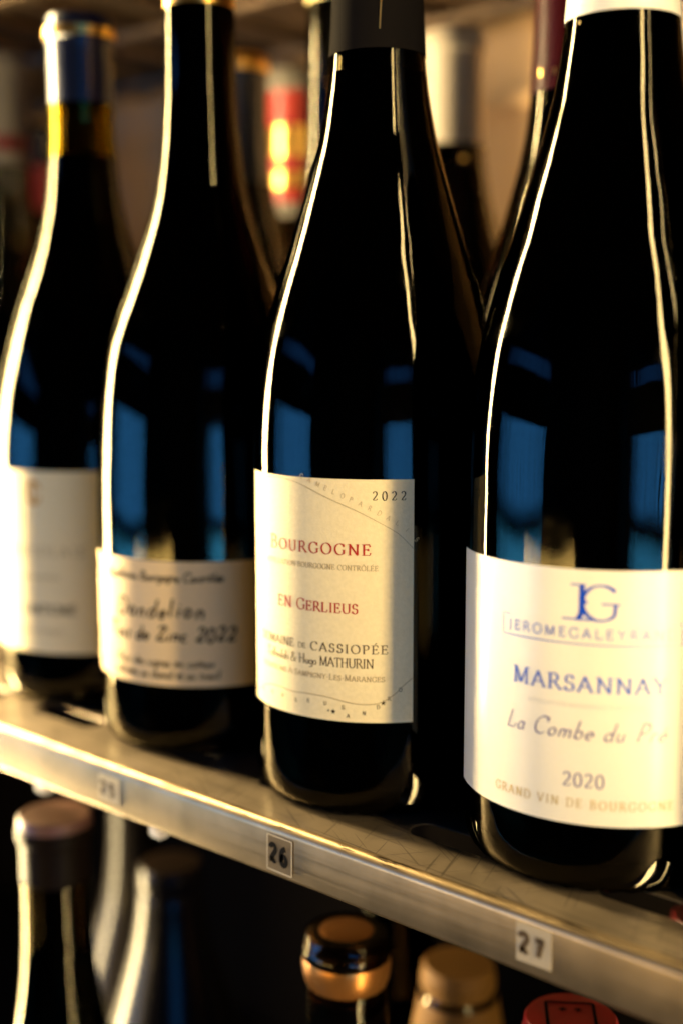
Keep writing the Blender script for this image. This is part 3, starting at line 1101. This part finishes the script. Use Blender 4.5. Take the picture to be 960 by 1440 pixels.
# --- the handwritten one
b2 = make_bottle("slender wine bottle with handwritten label reading Dandelion, between the left bottle and the sharp one", (-88.3, 3.7, 0), PROF_B2, 312, 292, glass='glass', group="bottles standing on the numbered shelf", n=128,
                 cap=dict(bottom=272, material='cap_black', edge_band=4.0, band_mat='gold'))
s = Sheet(cyl_map(41.8, -66))
s.rect(-47, 45, 26.8, 72.9, 0, nu=80, corner=2.0)
hw = dict(serif=False, mono=True, slant=.24, jitter=.08)
s.text("Appellation Bourgogne Contrôlée", -27.5, 22.3, 65.6, 3.3, 1, weight=.19, **hw)
s.text("Dandelion", -21.5, 15.2, 52.3, 6.6, 1, weight=.16, **hw)
s.text("Toit de Zinc 2022", -26, 26.4, 43.5, 5.2, 1, weight=.20, **hw)
s.text("Fruit des vignes en coteau", -22, 18.6, 34.2, 3.2, 1, weight=.18, **hw)
s.text("cultivées au cheval et au treuil", -23, 20.6, 29.8, 3.2, 1, weight=.18, **hw)
s.build("label", [M['paper_tan'], M['ink_black']], b2)

# --- the blurred one at the left
b1 = make_bottle("blurred wine bottle with dark blue capsule and gold band at the left of the row", (-173, 13.6, 0), PROF_B1, 285, 229, glass='glass', group="bottles standing on the numbered shelf", n=112,
                 cap=dict(bottom=250, material='cap_blue', band=(276.4, 279.8)))
s = Sheet(cyl_map(41.3, -70))
s.rect(-44, 42, 22.9, 99.0, 0, nu=70, corner=2.0)
s.stroke(arc(-1.9, 90, 3.2, 4.6, 20, 340), 1.2, 1)
s.stroke([(-1.9, 94.5), (-1.9, 85.6)], .9, 1)
s.text("BEAUJOLAIS", -21, 19.5, 63.8, 4.2, 2, weight=.15)
s.text("MIS EN BOUTEILLE", -9, 9, 54, 1.8, 2, weight=.14)
s.text("LANTIGNIÉ", -9, 15.5, 39.4, 4.0, 3, weight=.2)
s.text("VIN DE FRANCE", -10, 10, 31, 2.0, 2, weight=.14)
s.build("label", [M['paper'], M['ink_gold'], M['ink_pale'], M['ink_brown']], b1)

GB = "bottles in the rows behind"
# --- neighbours mostly outside the frame
b0 = make_bottle("wine bottle with putty grey capsule at the far left edge", (-352, 96, 0), PROF_B1, 310, 250, group=GB, n=80,
                 cap=dict(bottom=250, material='cap_stone', band=(258, 268), band_mat='cap_red'))
b5 = make_bottle("wine bottle just beyond the right edge of the frame", (177, 4, 0), PROF_BURG, 295, 236, group="bottles standing on the numbered shelf", n=80,
                 cap=dict(bottom=241, material='cap_grey'))

# ================================================================== ROWS BEHIND
rear = []
rear.append(make_bottle("rear wine bottle with deep red capsule between the two nearest bottles", (15.5, 95, 0), PROF_BURG, 297, 236, group=GB, n=80,
            cap=dict(bottom=242, material='cap_red', marks=('gold', 16.1, -62, [([(-6.6 + .4, 248), (-5.0, 248)], 2.4), ([(1.6, 248), (3.0, 248)], 2.4), ([(-12.5, 248), (-11.3, 248)], 2.4)]))))
rear.append(make_bottle("rear wine bottle with putty grey capsule against the beige back panel", (-97, 174, 0), PROF_BURG, 296, 234, group=GB, n=80,
            cap=dict(bottom=244, material='cap_putty', marks=('gold', 17.6, -50, [([(3, 236.5), (5.5, 236.5)], 2.2)]))))
rear.append(make_bottle("rear wine bottle with pale topped scarlet and gold capsule", (-209, 184, 0), PROF_BURG, 296, 190, glass='glass', group=GB, n=80,
            cap=dict(bottom=218, material='cap_scarlet', bands=[(284, 299, 'cap_stone'), (250, 266, 'gold'), (236, 243, 'gold'), (216, 228, 'cap_stone')])))  # gold bands imitate orange glows on the scarlet foil
rear.append(make_bottle("rear bottle with pale yellow top and bare dark neck left of the charcoal capsule", (-98, 92, 0), PROF_B2, 322, 262, group=GB, n=80,
            cap=dict(bottom=293, material='cap_yellow')))
rear.append(make_bottle("rear wine bottle with dark capsule and dull amber band", (-186, 118, 0), PROF_BURG, 290, 232, group=GB, n=80,
            cap=dict(bottom=228, material='cap_blue', band=(281, 288))))
rear.append(make_bottle("rear wine bottle with scarlet lower capsule left of the blue capsule", (-425, 170, 0), PROF_BURG, 290, 200, glass='glass', group=GB, n=64,
            cap=dict(bottom=236, material='cap_scarlet', bands=[(262, 300, 'cap_black')])))
rear.append(make_bottle("rear wine bottle with black capsule in the dark left corner", (-520, 205, 0), PROF_BURG, 296, 236, group=GB, n=64,
            cap=dict(bottom=240, material='cap_black')))

# ================================================================== BOTTLES BELOW
GL2 = "bottles on the shelf below"
LZ = -352


def lower(label, px, top, cap, prof=PROF_BURG, **k):
    return make_bottle(label, (px[0], px[1], LZ), prof, top - LZ, top - LZ - 58, group=GL2, n=80, cap=cap, **k)


lower("bottle below with big shiny amber brown capsule under sticker 26", (-5, -10), -54.5, dict(bottom=272, material='cap_amber', ball=(27, 15.6)))
lower("bottle below with dull brown capsule left of the amber one", (-168, 49), -96, dict(bottom=135, material='cap_matte', bands=[(255.6, 300, 'cap_brown')]))
lower("bottle below with pinkish brown capsule under the left end of the shelf", (-148, -30), -43, dict(bottom=282, material='cap_brown', bands=[(304.5, 320, 'cap_pink')]))
rw = lower("bottle below with red wax top stamped with a black square", (76, 6), -64, dict(bottom=250, material='wax_red'))
lower("bottle below with tan gold foil capsule between the amber capsule and the red wax top", (-18, 76), -106, dict(bottom=200, material='cap_tan'))
lower("bottle below with dark red capsule seen through the right slot", (84, 94), -60, dict(bottom=250, material='cap_red'))
lower("bottle below with black foil added over its bare neck, between the pinkish brown and the dull brown capsule", (-243, 88), -64, dict(bottom=150, material='cap_matte'), prof=PROF_B2)  # foil added so the windows don't mirror in the bare neck
lower("dark bottle below behind the amber capsule", (-88, 122), -62, dict(bottom=250, material='cap_black'))
# stamp on the red wax: black square frame with two small stars
for ch in rw.children:
    if ch.name.startswith("capsule"):
        me = ch.data
        bm = bmesh.new()
        bm.from_mesh(me)
        ztop = (-64 - LZ) + .95

        def mp(u, v, lift):
            a = R(35)
            return ((u * math.cos(a) - v * math.sin(a)) * MM, (u * math.sin(a) + v * math.cos(a)) * MM, (ztop + (lift - .26) * .5) * MM)
        st = Sheet(mp)
        st.bm.free()
        st.bm = bm
        q = 7.6
        for a, b in (((-q, -q), (q, -q)), ((q, -q), (q, q)), ((q, q), (-q, q)), ((-q, q), (-q, -q))):
            st.stroke([a, b], 1.1, 1)
        for cx in (-2.4, 2.6):
            for k in range(3):
                a = R(60 * k + 15)
                st.stroke([(cx - 1.5 * math.cos(a), 3.4 - 1.5 * math.sin(a)), (cx + 1.5 * math.cos(a), 3.4 + 1.5 * math.sin(a))], .5, 1)
        bm.to_mesh(me)
        bm.free()
        me.materials.append(M['ink_black'])
